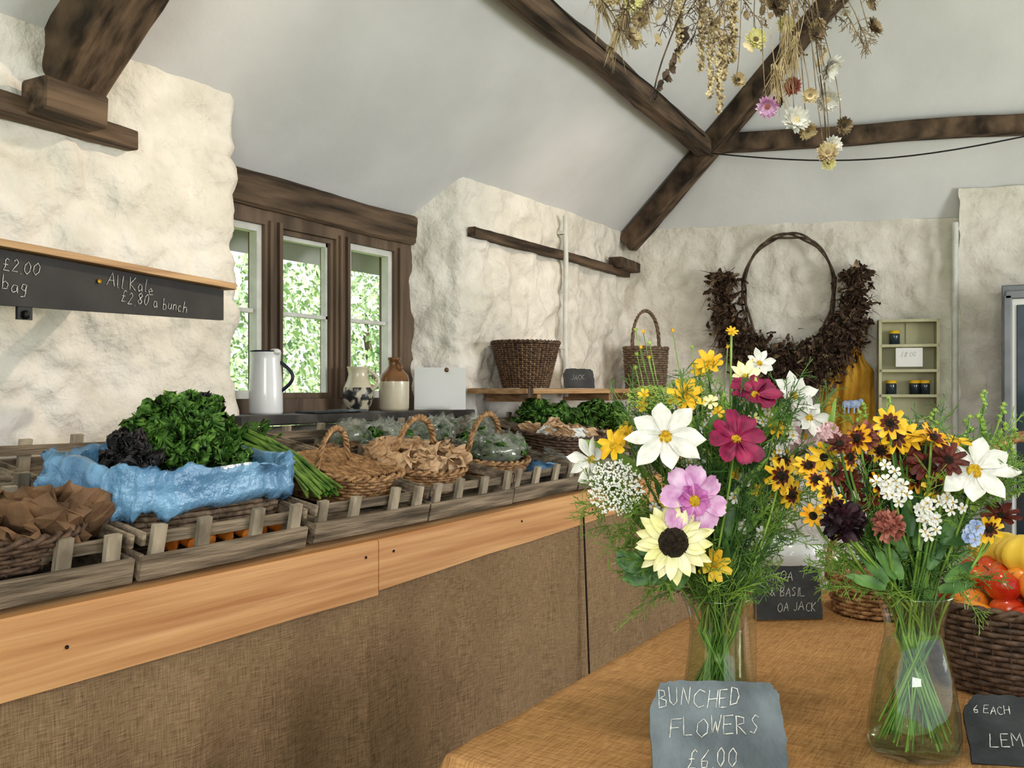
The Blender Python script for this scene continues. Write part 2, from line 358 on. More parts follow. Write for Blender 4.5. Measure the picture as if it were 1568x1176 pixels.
b.box((2.8,2.25,.82),(6.2,.93,.03),M_pale)
b.add([(-.4,1.79,.885),(5.9,1.79,.925),(5.9,2.70,1.10),(-.4,2.70,1.06),(-.4,1.79,.84),(5.9,1.79,.84),(5.9,2.70,.84),(-.4,2.70,.84)],[(0,1,2,3),(0,1,5,4),(2,3,7,6),(1,2,6,5),(0,3,7,4)],M_pale,False)
for x in (0,1.9,3.8,5.6):
    for yy in (1.9,2.6): b.box((x,yy,.4),(.07,.07,.82),M_pale)
b.build('display_counter')
b=B(); rows=[]
for j in range(40):
    z=.84-.83*j/39; row=[]; dn=1-z/.84
    for i in range(420):
        x=-.4+6.3*i/419; amp=.003+.018*dn
        pl=max(0,math.sin(x*13+1.5*math.sin(x*2.3)))**3
        row.append((x,1.775-amp*(1+math.sin(x*17+1.3*math.sin(x*4)))-.028*pl*dn**.6*(1 if x>2.2 else .35)-.018*math.exp(-((x-3.62)/.04)**2)-.012*math.exp(-((x-3.95)/.03)**2),z))
    rows.append(row)
b.grid(rows,M_hess); b.tube([(3.60,1.742,.82),(3.60,1.725,.4),(3.6,1.71,.02)],.004,M_dark,5); b.build('hessian_curtain')
# crates
def crate(x0,y0,z0,w=.535,d=.42,seed=0,tilt=.2):
    b=B(); r=random.Random(seed); rot=Matrix.Rotation(math.atan(tilt),4,'X')
    b.M=Matrix.Translation((x0,y0,z0))@rot@Matrix.Rotation(r.uniform(-.01,.01),4,'Z')
    j=lambda s_=.004:r.uniform(-s_,s_)
    for k in range(5): b.bar((.01,.05+k*.08,.006),(w-.01,.05+k*.08+j(),.006),.065,.008,M_crate,.002,6,k+seed)
    for yy in (.006,d-.006):
        b.bar((0,yy,.032+j()),(w,yy,.032+j()),.012,.055,M_crate,.003,10,seed+yy)
        s=.022 if yy<.1 else -.022
        b.bar((.02,yy+s*1.35,.088+j()),(w-.02,yy+s*1.35,.088+j()),.010,.028,M_crate,.002,8,seed+3)
        for fx in (.04,.19,.36,.50):
            xx=fx/.54*w+j(.012); hh=.122+j(.008)
            b.bar((xx,yy+s*.65,.01),(xx+j(),yy+s*.65,hh),.036,.016,M_crate2,.002,3,seed+xx)
    for xx in (.006,w-.006):
        b.bar((xx,.01,.032),(xx,d-.01,.032),.012,.055,M_crate,.003,8,seed+xx)
        b.bar((xx,.01,.095),(xx,d-.01,.095),.010,.03,M_crate,.003,8,seed+xx+2)
    return b.build('wooden_crate')
def deck(x,y): return .885+.0063*(x+.4)+.19*(y-1.79)
for i,x in enumerate((.365,.915,1.465,2.035,2.585,3.125,3.67,4.22)):
    crate(x,1.80,deck(x,1.8)+.008,seed=i+1)
for i,x in enumerate((.43,.98,1.53,2.07,2.62,3.17,3.72,4.28)):
    crate(x,2.25,deck(x,2.25)+.02,seed=i+31,d=.40)
# ------------------------------------------------------------------ wicker
def wicker(b,rx,ry,h,rows,m,flare=.8,ns=28,pw=2,stake=None,bulge=0):
    def pt(a,s_,off,z):
        c,sn=math.cos(a),math.sin(a)
        return V(((abs(c)**(2/pw))*(1 if c>0 else -1)*(rx*s_+off),(abs(sn)**(2/pw))*(1 if sn>0 else -1)*(ry*s_+off),z))
    mm=ns*3; rad=h/rows*.56
    S=lambda t:flare+(1-flare)*t+bulge*math.sin(math.pi*t)
    for j in range(rows):
        t=(j+.5)/rows
        b.tube([pt(2*math.pi*k/mm,S(t),.0045*math.cos(math.pi*k/3+math.pi*j),h*t) for k in range(mm)],rad,m,5,True)
    for k in range(ns):
        a=2*math.pi*(k+.0)/ns
        b.tube([pt(a,S(t),0,h*t) for t in (0,.5,1)],.0035,stake or m,4)
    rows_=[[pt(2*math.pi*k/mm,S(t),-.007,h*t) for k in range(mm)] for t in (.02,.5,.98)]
    b.grid(rows_,M_dark,True); b.add(rows_[0],[tuple(range(mm))],M_dark)  # dark lining paints the shade inside the basket and stops see-through
    for ph in (0,math.pi):
        n=mm*2
        b.tube([pt(2*math.pi*k/n,1,.006*math.cos(k*.55+ph),h+.006*math.sin(k*.55+ph)) for k in range(n)],.0065,m,5,True)
def handle(b,hx,h0,H,m,axis='x',r=.008,n=60,base=None):
    for ph in (0,2.1,4.2):
        pts=[]
        for k in range(n+1):
            a=math.pi*k/n; x=-hx*math.cos(a); z=h0+(H-h0)*math.sin(a)**.8 if 0<k<n else h0-.02
            ox=r*.8*math.cos(k*.7+ph); oy=r*.8*math.sin(k*.7+ph)
            p=V((x+ox*abs(math.cos(a)),oy,z+ox*math.sin(a)))
            if axis=='y': p=V((p.y,p.x,p.z))
            pts.append(p)
        b.tube(pts,r*.75,m,5)
def place(b,x,y,z,rz=0,tilt=0): b.M=Matrix.Translation((x,y,z))@Matrix.Rotation(tilt,4,'X')@Matrix.Rotation(rz,4,'Z')
# ------------------------------------------------------------------ soft produce helpers
def sack(b,c,sx,sy,sz,m,seed=0,flat=True,neck=.35,cr=.16,n=18):
    c=V(c); rows=[]; rr=random.Random(int(seed*100)+3)
    rot=Matrix.Rotation(rr.uniform(0,6.28),3,'Z')@Matrix.Rotation(rr.uniform(-1.0,1.0),3,'X')@Matrix.Rotation(rr.uniform(-.5,.5),3,'Y'); mid=V((0,0,sz*.45))
    pf=[(0,.0),(.6,0),(.95,.12),(1,.35),(.95,.55),(.8,.72),(neck+.25,.84),(neck+.15,.93),(neck+.3,1.05),(neck+.1,.98)]
    for i,(r,z) in enumerate(pf):
        row=[]
        for k in range(n):
            a=2*math.pi*k/n; d=V((math.cos(a),math.sin(a),z*2))
            q=1+cr*noise.noise(d*2.3+V((seed,0,0)))*2.4+cr*.6*(((k+i)%2)-.5)
            p=V((d.x*r*q*sx,d.y*r*q*sy*.75,z*sz+(.25*sz*noise.noise(d*3+V((seed,9,0))) if i>5 else 0)))-mid
            row.append(c+mid+rot@p)
        rows.append(row)
    b.grid(rows,m,True,not flat)
def ruffle(b,p,d,n,L_,W,m,amp=.3,nu=6,nv=12,seed=0):
    d=V(d).normalized(); n=V(n); s_=d.cross(n)
    if s_.length<1e-4: s_=V((1,0,0))
    s_.normalize(); n=s_.cross(d); rows=[]
    for i in range(nu+1):
        t=i/nu; w=W*math.sin(math.pi*min(1,.12+t*.75))**.8; row=[]
        for j in range(nv+1):
            u=j/nv*2-1; e=abs(u)
            k=amp*W*(e**1.5+.6*t**3)*math.sin(j*2.4+i*1.9+seed)
            row.append(p+d*(t*L_+.25*k-.12*L_*e*e*t)+s_*(u*w)+n*(k-.2*L_*t*t+.25*W*e*e))
        rows.append(row)
    b.grid(rows,m)
def curly(b,p,d,n,L_,W,m,seed=0):
    # kale leaf: blade whose margin is gathered into tight frills
    d=V(d).normalized(); n=V(n); s_=d.cross(n)
    if s_.length<1e-4: s_=V((1,0,0))
    s_.normalize(); n=s_.cross(d); rows=[]; nu=20; rr=random.Random(int(seed*1000))
    for i in range(nu+1):
        t=i/nu; w=W*(.5+.5*math.sin(math.pi*min(1,.1+t*.8))); row=[]
        for j in range(9):
            u=j/4-1; e=abs(u)**1.3; sg=1 if u>0 else -1
            e2=max(e,t**4)
            k=.75*W*e2*math.sin(i*2.0+seed+sg*1.3+u*2+rr.uniform(-.8,.8)); k2=.55*W*e2*math.cos(i*2.0+seed*2+sg+u*3+rr.uniform(-.6,.6))
            te=t if t<.85 else .85+.15*(1-.7*e)
            row.append(p+d*(te*L_+k2)+s_*(u*w*(1-.15*e)+.35*k2)+n*(k-.35*L_*t*t+.35*W*e))
        rows.append(row)
    b.grid(rows,m)
def kale(b,c,rx,ry,rz,m,n,seed,L_=.1,W=.05,amp=.6,cur=False):
    r=random.Random(seed); c=V(c)
    for i in range(n):
        th=r.uniform(0,2*math.pi); ph=math.acos(r.uniform(-.15,1))
        d=V((math.sin(ph)*math.cos(th),math.sin(ph)*math.sin(th),math.cos(ph)))
        p=c+V((d.x*rx,d.y*ry,d.z*rz))*r.uniform(.35,.8)
        q=(d+V((r.gauss(0,.4),r.gauss(0,.4),r.gauss(.1,.35)))).normalized()
        nn=V((r.gauss(0,1),r.gauss(0,1),r.gauss(0,1)))
        if cur: curly(b,p,q,nn,L_*r.uniform(.7,1.1),W*r.uniform(.8,1.2),m,r.random()*6)
        else: ruffle(b,p,q,nn,L_*r.uniform(.6,1.1),W*r.uniform(.7,1.2),m,amp,7,14,r.random()*6)
# kale in blue liner box
b=B(); place(b,1.755,2.03,deck(1.8,1.95)+.085,0,.10)
wicker(b,.265,.17,.07,5,M_wickg,.95,40,5); 
rows=[]; n=150
for i,(s_,z) in enumerate(((.97,.055),(1.03,.045),(1.08,.06),(1.09,.08),(1.06,.10),(1.05,.125),(1.07,.145),(1.03,.155),(.97,.145),(.93,.12),(.9,.07))):
    row=[]
    for k in range(n):
        a=2*math.pi*k/n; c,sn=math.cos(a),math.sin(a)
        q=s_*(1+.06*noise.noise(V((c*5,sn*5,z*22)))+.05*abs(noise.noise(V((c*11,sn*11,z*9))))+.010*math.sin(k*1.9+i))
        row.append(V(((abs(c)**.5)*(1 if c>0 else -1)*.275*q,(abs(sn)**.5)*(1 if sn>0 else -1)*.19*q,z+.035*noise.noise(V((c*3,sn*3,i*.3)))+.012*noise.noise(V((c*12,sn*12,i*.9))))))
    rows.append(row)
b.grid(rows,M_blue,True)
b.M=Matrix.Identity(4)
kale(b,(1.775,2.02,1.18),.16,.13,.145,M_kale,230,4,.045,.026,cur=True)
kale(b,(1.80,2.03,1.15),.20,.14,.10,M_kale,110,14,.045,.026,cur=True)
kale(b,(1.60,1.99,1.16),.04,.06,.06,M_kaled,30,5,.042,.020,cur=True)
kale(b,(1.91,2.06,1.26),.03,.03,.04,M_kaled,14,6,.04,.018,cur=True)
b.build('kale_box')
# left basket with paper bags
b=B(); place(b,1.18,1.96,deck(1.3,1.9)+.07,.1,.15); wicker(b,.22,.16,.07,7,M_wickd,.85,34,2.3); b.M=Matrix.Identity(4)
for i in range(10): sack(b,(1.02+.045*i,1.96+.05*((i%2)*2-1),1.01),.095,.095,.08,M_paperd,i*3.1,cr=.28,neck=.6)
b.build('basket_of_paper_bags')
b=B(); r=random.Random(8)
for i in range(34):
    o=V((r.uniform(-.06,.06),r.uniform(-.03,.03),r.uniform(0,.05))); p=V((2.30,2.26,1.13))+o; q=V((2.21,1.90,1.02))+V((r.uniform(-.06,.06),r.uniform(-.02,.03),r.uniform(0,.03)))
    b.tube([p+V((-.03,.06,.03)),p,(p+q)/2+V((r.gauss(0,.01),0,.02+r.gauss(0,.006))),q],[.004,.006,.0065,.004],M_leek,6)
for i in range(26):
    p=V((2.28,2.30,1.15))+V((r.uniform(-.08,.08),0,r.uniform(0,.03)))
    ruffle(b,p,(r.uniform(-.6,.6),r.uniform(-.4,.8),.6),(0,0,1),.08,.012,M_herb,.4,5,4,i)
b.build('long_green_beans')
# hooped baskets
b=B(); place(b,2.50,2.08,deck(2.5,1.9)+.065,.15,.14); wicker(b,.18,.16,.09,9,M_wick,.85,32,3); b.M=b.M@Matrix.Translation((-.09,0,0)); handle(b,.09,.07,.23,M_wick,'x',.007); b.M=b.M@Matrix.Translation((.09,0,0))
r=random.Random(2)
for i in range(19): b.tube([(-.16+.017*i,-.12,.09),(-.15+.017*i,.15,.125)],.006,M_wick,5)
b.build('wicker_basket')
b=B(); place(b,2.86,2.07,deck(2.9,1.9)+.065,.1,.14); wicker(b,.20,.17,.08,8,M_wick,.85,32,2.5); handle(b,.14,.07,.25,M_wick,'x',.0085)
for i in range(40): sack(b,(r.uniform(-.15,.15),r.uniform(-.12,.12),.045+r.uniform(0,.05)),.045,.045,.065,M_paper,i*1.7,neck=.5,cr=.35,n=11)
b.build('basket_of_paper_bags')
b=B(); place(b,3.35,2.08,deck(3.4,1.9)+.065,.1,.14); wicker(b,.20,.17,.08,8,M_wick,.85,32,2.5); handle(b,.14,.07,.25,M_wick,'x',.0085)
for i in range(9):
    p=(r.uniform(-.15,.15),r.uniform(-.1,.1),.05+r.uniform(0,.03)); kale(b,V(p)+V((0,0,.04)),.06,.06,.04,M_kale,22,i,.04,.02); sack(b,p,.075,.08,.10,M_poly,i*1.7,False,.4,.25,16)
b.build('basket_of_salad_bags')
b=B()
for i in range(16):
    p=V((3.35+r.uniform(-.4,.5),2.44+r.uniform(-.1,.12),deck(3.5,2.4)+.06)); kale(b,p+V((0,0,.05)),.06,.06,.04,M_kale,20,i+50,.04,.02); sack(b,p,.09,.09,.12,M_poly,i*2.7,False,.4,.25,16)
b.build('salad_bags')
b=B(); place(b,4.05,2.1,deck(4.1,1.95)+.07,.0,.14); wicker(b,.25,.17,.13,10,M_wickd,.82,36,3)
for i in range(22): sack(b,(r.uniform(-.19,.19),r.uniform(-.11,.11),.08+r.uniform(0,.03)),.05,.05,.06,M_paper if i%4 else M_white,i*1.3,neck=.5,cr=.35,n=11)
b.build('dark_wicker_basket')
b=B(); kale(b,(4.72,2.45,1.13),.30,.15,.12,M_herb,130,21,.07,.03); kale(b,(5.2,2.4,1.14),.22,.15,.13,M_kale,90,22,.07,.03); kale(b,(4.5,2.45,1.15),.14,.12,.13,M_kale,60,23,.06,.03,cur=True); b.build('herb_bunches')
b=B()
for i,(x,m) in enumerate(((3.62,M_blue),(3.82,M_poly),(4.9,M_blue))):
    sack(b,(x,1.97,deck(x,1.97)+.04),.10,.10,.06,m,i*4.1,False,.6,.2,24)
b.build('polythene_bags')
b=B()
for i in range(14):
    x=1.62+.03*i; b.tube([(x,1.87+.03*(i%2),deck(x,1.9)+.04),(x+.02,2.1,deck(x,2.1)+.05)],[.014,.005],M_carrot,8)
b.build('carrots')
b=B()
for i in range(10):
    sack(b,(.6+.055*i*1.5,2.0+.06*(i%2),deck(1,2)+.03),.07,.07,.07,M_blkg if i%3==0 else M_poly,i*2.2,False,.5,.2,16)
b.build('produce_bags')
b=B(); r=random.Random(19)
for i in range(24):
    x=2.25+.1*i*.62; sack(b,(x,2.42+r.uniform(-.08,.08),deck(x,2.4)+.045),.055,.055,.06,M_paperd if i%2 else M_wickg,i*1.1,neck=.5,cr=.3,n=11)
b.build('paper_bags')
# ------------------------------------------------------------------ chalkboard
b=B()
X0,X1=.7,2.19
def zt(x): return 1.70-(x-1.455)*.048
b.add([(X0,2.30,1.535),(X1,2.30,1.553),(X1,2.30,zt(X1)-.018),(X0,2.30,zt(X0)-.018),(X0,2.32,1.535),(X1,2.32,1.553),(X1,2.32,zt(X1)-.018),(X0,2.32,zt(X0)-.018)],[(0,1,2,3),(4,5,6,7),(0,1,5,4),(1,2,6,5),(2,3,7,6),(0,3,7,4)],M_board,False)
b.bar((X0,2.31,zt(X0)-.006),(X1+.03,2.31,zt(X1)-.006),.07,.02,M_pale,.003,14,3)
b.box((1.1,2.53,1.64),(.04,.42,.03),M_pale); b.box((2.0,2.53,1.63),(.04,.42,.03),M_pale)
b.box((1.53,2.31,1.53),(.04,.01,.035),M_cable); b.lathe([(0,-.012),(.008,-.008),(.008,.008),(0,.012)],M_cable,(1.53,2.30,1.525),10)
for x in (1.74,): b.lathe([(0,0),(.006,0),(.006,.003)],M_cy,(x,2.297,1.630),10,Matrix.Rotation(math.pi/2,3,'X'))
write(b,'£2.00',(1.465,2.298,1.632),(1,0,-.08),(0,0,1),.032); write(b,'a bag',(1.425,2.298,1.583),(1,0,-.04),(0,0,1),.036)
write(b,'All Kale',(1.765,2.298,1.622),(1,0,-.08),(0,0,1),.036); write(b,'£2.80 a bunch',(1.81,2.298,1.578),(1,0,-.05),(0,0,1),.033)
b.build('chalkboard_sign')
# ------------------------------------------------------------------ slates
RT=V((.5,-.866,0)); BK=V((.866,.5,0))
def slate(name,c,w,h,lean,m,lines,yaw=0,rough=.05,seed=0):
    b=B(); Rz=Matrix.Rotation(yaw,3,'Z'); x=Rz@RT; bk=Rz@BK; yv=V((0,0,1))*math.cos(lean)+bk*math.sin(lean); nn=x.cross(yv)
    c=V(c); out=[]; r=random.Random(seed)
    cor=[(-w/2,0),(w/2,0),(w/2+.003,h*.5),(w/2,h*.86),(w/2-.012,h*.97),(w/2-.05,h*.985),(-w/2+.05,h),(-w/2+.02,h*.97),(-w/2,h*.72)]
    for i in range(len(cor)):
        a=cor[i];d=cor[(i+1)%len(cor)]
        for k in range(6):
            t=k/6; out.append((a[0]*(1-t)+d[0]*t+r.uniform(-1,1)*.0015,a[1]*(1-t)+d[1]*t+r.uniform(-1,1)*.0015*(a[1]>0 or d[1]>0)))
    n=len(out); f=[c+x*p[0]+yv*p[1] for p in out]; bk2=[p-nn*.007 for p in f]
    b.add(f+bk2,[tuple(range(n)),tuple(range(n,2*n))]+[(i,(i+1)%n,n+(i+1)%n,n+i) for i in range(n)],m,False)
    for (t,px,py,s_) in lines: write(b,t,c+x*px+yv*py+nn*.001,x,yv,s_,.0010 if s_>.02 else .0008)
    b.build(name)
slate('slate_sign',(1.40,.452,.754),.200,.150,.5,M_slate,[('BUNCHED',-.085,.110,.027),('FLOWERS',-.072,.068,.027),('£6.00',-.05,.024,.027)],seed=1)
slate('slate_sign',(2.50,.632,.754),.175,.135,.25,M_slated,[('TOMOA',-.07,.098,.022),('& BASIL',-.045,.058,.022),('OA JACK',-.03,.02,.022)],seed=2,yaw=.1)
slate('slate_sign',(1.70,.065,.754),.16,.12,.8,M_slated,[('6 EACH',-.065,.085,.014),('LEMON',-.05,.03,.022)],seed=3,yaw=-.2)
# ------------------------------------------------------------------ shelf and things on it
b=B(); b.bar((4.30,2.575,1.335),(6.35,2.575,1.335),.35,.028,M_pale,.003,20,2)
for x in (4.5,5.4,6.2): b.box((x,2.59,1.30),(.04,.31,.045),M_pale)
b.box((4.34,2.42,1.325),(.05,.05,.05),M_beam); b.build('display_shelf')
b=B(); place(b,4.60,2.57,1.352); wicker(b,.19,.175,.24,22,M_wickd,.66,44,2,M_wick); b.build('round_basket')
slate('slate_sign',(5.22,2.55,1.354),.19,.12,.3,M_slated,[('JACK',-.05,.05,.03)],seed=5,yaw=.3)
b=B(); place(b,6.12,2.50,1.352,-.45); wicker(b,.15,.10,.27,18,M_wickg,.88,30,3); handle(b,.12,.25,.52,M_wickg,'x',.009); b.build('handled_basket')
# sill jugs
def jughandle(b,c,d,r0,z0,z1,out,m,r=.008):
    c=V(c); d=V(d).normalized(); pts=[]
    for k in range(13):
        a=math.pi*k/12; pts.append(c+d*(r0+out*math.sin(a))+V((0,0,z1+(z0-z1)*k/12)))
    b.tube(pts,r,m,8)
b=B(); c=(2.92,2.83,1.24)
b.lathe([(0,.0),(.066,0),(.068,.01),(.066,.12),(.058,.22),(.060,.245),(.062,.25),(.057,.25),(.055,.22),(.06,.02),(0,.02)],M_enam,c,32); b.lathe([(.0605,.248),(.064,.252),(.0605,.256)],M_enb,c,32)
b.ball((2.92+.0,2.83-.05,1.49),.02,M_enam,10,(1,1.4,.7)); jughandle(b,c,RT,.058,.09,.21,.05,M_enb,.007); b.build('enamel_jug')
b=B(); c=(3.54,2.86,1.24)
b.lathe([(0,0),(.045,0),(.05,.01),(.068,.05),(.072,.08),(.066,.11)],M_blkg,c,32); b.lathe([(.066,.11),(.05,.145),(.044,.17),(.05,.2),(.053,.205),(.048,.205),(.04,.17)],M_cream,c,32)
jughandle(b,c,RT,.05,.09,.19,.045,M_cream); b.build('pottery_jug')
b=B(); c=(3.80,2.85,1.24)
b.lathe([(0,0),(.068,0),(.072,.012),(.073,.14)],M_cream,c,32); b.lathe([(.073,.14),(.068,.17),(.04,.20),(.028,.215),(.027,.24),(.032,.245),(.032,.255),(.022,.255),(.02,.2)],M_brng,c,32)
jughandle(b,c,(-.3,-1,0),.03,.18,.235,.03,M_brng,.007); b.build('stoneware_bottle')
b=B(); b.box((4.12,2.80,1.345),(.26,.004,.22),M_white,Matrix.Rotation(-1.02,3,'Z')@Matrix.Rotation(-.16,3,'X')); b.lathe([(0,-.002),(.012,-.002),(.012,.003),(0,.003)],M_brng,(4.09,2.74,1.44),10,basis((-.8,-.5,0))); b.build('leaning_card')
b=B()
for i,(x,w) in enumerate(((3.15,.2),(3.32,.16),(4.0,.14))): b.box((x,2.74,1.246+.004*i),(w,.11,.008),(M_slated,M_slate,M_white)[i],Matrix.Rotation(.2*i,3,'Z'))
b.build('sill_slates',.002)
# ------------------------------------------------------------------ back wall items
DW=V((.249,-.968,0)); NW=V((-.968,-.249,0))
def W(t,z,off=0): return V((6.38+.257*t,2.75-t,z))+NW*off
b=B(); cw=W(1.06,2.02,.10); r=random.Random(11)
for ph in (0,2,4):
    pts=[]
    for k in range(90):
        a=2*math.pi*k/90; rr=1+.03*math.sin(3*a+ph); pts.append(cw+DW*(.29*math.cos(a)*rr+.008*math.cos(k*.5+ph))+V((0,0,(.35 if math.sin(a)>0 else .46)*math.sin(a)*rr+.008*math.sin(k*.5+ph)))+NW*.008*math.sin(k*.4+ph))
    b.tube(pts,.008,M_dryd,5,True)
for i in range(5200):
    a=math.radians(-90+max(-104,min(104,r.gauss(0,62)))); k=1-abs(a+math.pi/2)/1.9
    d=DW*math.cos(a)*.42+V((0,0,math.sin(a)*.50-.04))
    p=cw+d+d.normalized()*r.gauss(0,.032+.04*k)+NW*r.uniform(-.02,.09)
    q=(d.normalized()*r.uniform(-.6,1)+V((r.gauss(0,.5),r.gauss(0,.5),r.gauss(-.2,.5)))).normalized()
    L_=r.uniform(.04,.12)
    if i%2==0: b.tube([p,p+q*L_*.5+V((0,0,-.005)),p+q*L_+V((0,0,-.02))],[.003,.002,.001],M_wre if i%8 else M_dry,3)
    else: ruffle(b,p,q,V((r.gauss(0,1),r.gauss(0,1),r.gauss(0,1))),L_*.7,.014,M_wre if i%7 else M_dry,.6,3,4,i)
b.build('dried_wreath')
# sage shelf unit
b=B(); c=W(1.777,1.465,.11); rotw=Matrix((DW,-NW,V((0,0,1)))).transposed()
def wb(dx,dz,dy,sx,sz,sy,m): b.box(c+DW*dx+V((0,0,dz))+NW*dy,(sx,sy,sz),m,rotw)
wb(0,0,-.065,.36,.66,.015,M_shelfg)
for dx in (-.172,.172): wb(dx,0,0,.018,.66,.13,M_shelfg)
for dz in (-.32,-.16,.0,.16,.32): wb(0,dz,0,.36,.018,.13,M_shelfg)
wb(-.0,.24,-.05,.012,.16,.01,M_shelfg); wb(0,.085,.068,.16,.12,.004,M_white)
for dx,dz in ((-.08,.17),(.04,-.15),(.1,-.15),(-.1,-.15)):
    b.lathe([(0,0),(.032,0),(.033,.06),(.03,.07)],M_fgl,c+DW*dx+V((0,0,dz)),14); b.lathe([(.033,.07),(.033,.09),(0,.09)],M_py,c+DW*dx+V((0,0,dz)),14)
write(b,'£8.00',c+DW*-.05+V((0,0,.09))+NW*.072,DW,(0,0,1),.03)
b.build('painted_shelf_unit')
b=B(); rows=[]
for j in range(33):
    t=j/32; row=[]
    e=min(1,t/.42); wd=.014+.150*e**3+.012*t; off=.125*(1-e)**1.1
    for i in range(29):
        s_=i/28*2-1
        row.append(W(1.42,1.76-.68*t-.03*(1-s_*s_)*(t>.9),.07+.016*math.sin(s_*9+t*2)*(.3+t)+.010*math.sin(s_*21+t*6)+.012*math.sin(t*14+s_*3)*e)+DW*(s_*wd+off))
    rows.append(row)
b.grid(rows,M_must)
b.tube([W(1.57,1.80,.05),W(1.48,1.64,.08),W(1.33,1.46,.08)],.006,M_must,6); b.lathe([(.0,0),(.02,0),(.02,.06),(0,.06)],M_beam,W(1.56,1.79,.02),10,basis(NW))
pb=W(1.44,1.25,.115)
for dx,dz,rr in ((0,0,.035),(.03,.0,.035),(-.03,0,.03),(.06,.02,.02)): b.ball(pb+DW*dx+V((0,0,dz)),rr,M_pbl,10,(.3,1,.8))
for dx in (-.04,-.015,.02,.045): b.tube([pb+DW*dx,pb+DW*dx+V((0,0,-.06))],.007,M_pbl,6)
b.build('mustard_apron')
# fridge
b=B()
b.box((6.64,.02,1.0),(.34,.74,1.92),M_steel); b.box((6.465,.02,1.01),(.02,.70,1.80),M_white); b.box((6.452,.02,1.01),(.012,.58,1.66),M_fgl)
b.box((6.45,.355,1.02),(.03,.045,1.76),M_steel); b.box((6.45,-.31,1.02),(.03,.045,1.76),M_steel); b.box((6.45,.02,1.90),(.03,.7,.05),M_steel); b.box((6.43,-.26,1.1),(.03,.02,.4),M_white)
b.box((6.62,.02,.03),(.30,.7,.06),M_cable)
b.build('display_fridge',.006)
# ------------------------------------------------------------------ table
b=B(); b.box((2.12,.18,.73),(1.62,1.34,.03),M_pale)
for x in (1.4,2.85):
    for yy in (-.4,.76): b.box((x,yy,.36),(.06,.06,.72),M_pale)
b.build('trestle_table')
b=B();x0,x1,y0,y1=1.29,2.96,-.52,.875
n=110; rows=[]
for i in range(n+1):
    row=[]; 
    for j in range(n+1):
        u=(i/n)*1.3-.15; v=(j/n)*1.3-.15
        cu=min(1,max(0,u)); cv=min(1,max(0,v)); ex=max(0,-u)+max(0,u-1); ey=max(0,-v)+max(0,v-1)
        x=x0+(x1-x0)*cu; y_=y0+(y1-y0)*cv; drop=min(.6,3.4*max(ex,ey))
        z=.7495+.006*max(0,noise.noise(V((x*4,y_*7,0))))*(min(1,abs(y_-.5)*4))+.0012*noise.noise(V((x*16,y_*9,2)))-drop
        fl=.02*drop/.5*(1+math.sin((x+y_)*22))+.01*(drop>0)
        if u<0: x-=fl
        if u>1: x+=fl
        if v<0: y_-=fl
        if v>1: y_+=fl
        row.append((x,y_,z))
    rows.append(row)
b.grid(rows,M_hess2); b.build('hessian_tablecloth')
# ------------------------------------------------------------------ flowers
def petal(b,c,q,a,r0,L_,Wd,m,cup=.1,tip=0,nu=6,seed=0,flop=0):
    rows=[]; big=L_>.03; nc=9 if big else 5; h=(nc-1)/2
    for i in range(nu+1):
        t=i/nu
        if tip==0: w=Wd*(.22+.78*math.sin(math.pi*min(.5,t*.66)))*(1 if t<.8 else (.93 if t<.95 else .62))
        elif tip==1: w=Wd*math.sin(math.pi*(.08+.92*t))**.75 if t<1 else .0
        elif tip==3: w=Wd*(.25+.75*math.sin(math.pi*min(.5,t*.75)))*(1 if t<.6 else max(.12,1-((t-.6)/.4)**1.8))
        else: w=Wd*math.sin(math.pi*(.15+.72*t))**.6
        row=[]
        for j in range(nc):
            u=(j-h)/h; tl=t
            if tip==0 and i==nu: tl=t-.03*(abs(u)>.9)+.03*math.cos(u*math.pi*2.5)
            rr=r0+tl*L_; z=cup*L_*t+flop*L_*t*t-(.11 if big else .07)*Wd*math.cos(u*math.pi*3)*math.sin(math.pi*min(1,t+.15))+.30*Wd*u*u*(1-t*.6)+Wd*.25*math.sin(seed*3+t*4)*u
            px=rr*math.cos(a)-u*w*math.sin(a); py=rr*math.sin(a)+u*w*math.cos(a)
            row.append(c+q@V((px,py,z)))
        rows.append(row)
    b.grid(rows,m)
def flower(b,c,n,R_,np_,wf,mp,mc,rc,cup=.1,tip=0,layers=1,m2=None,seed=0,flop=-.05,m2l=.55,lstep=.12,lsh=.14):
    r=random.Random(seed+int(c[0]*1e4)); q=basis(n,r.random()*6); c=V(c)
    for l in range(layers):
        for k in range(np_):
            a=2*math.pi*(k+.5*l)/np_+r.gauss(0,.07); LR=R_*(1-lsh*l)*r.uniform(.9,1.05); cp_=cup+lstep*l+r.gauss(0,.09)
            petal(b,c,q,a,rc*.5,LR-rc*.5,R_*wf*r.uniform(.9,1.08),mp,cp_,tip,7,r.random()*6,flop)
            if m2: petal(b,c+q@V((0,0,R_*.06)),q,a,rc*.4,(LR-rc*.4)*m2l,R_*wf*.72,m2,cp_+.04,1,4,0,flop)
    if rc>0:
        prof=[(rc,-.002),(rc,rc*.18),(rc*.85,rc*.42),(rc*.5,rc*.55),(0,rc*.55)]
        if m2: prof=[(a_,z_+R_*.08) for a_,z_ in prof]
        b.lathe(prof,mc,c,12,q)
        for k in range(22):
            g=k*2.4; rr=rc*.9*math.sqrt((k+.5)/22); b.ball(c+q@V((rr*math.cos(g),rr*math.sin(g),rc*.45*(1-(rr/rc)**2)+rc*.2+(R_*.08 if m2 else 0))),rc*.13,mc,4)
    b.lathe([(.0,-R_*.12),(R_*.12,-R_*.05),(R_*.16,0)],M_stem,c,8,q)
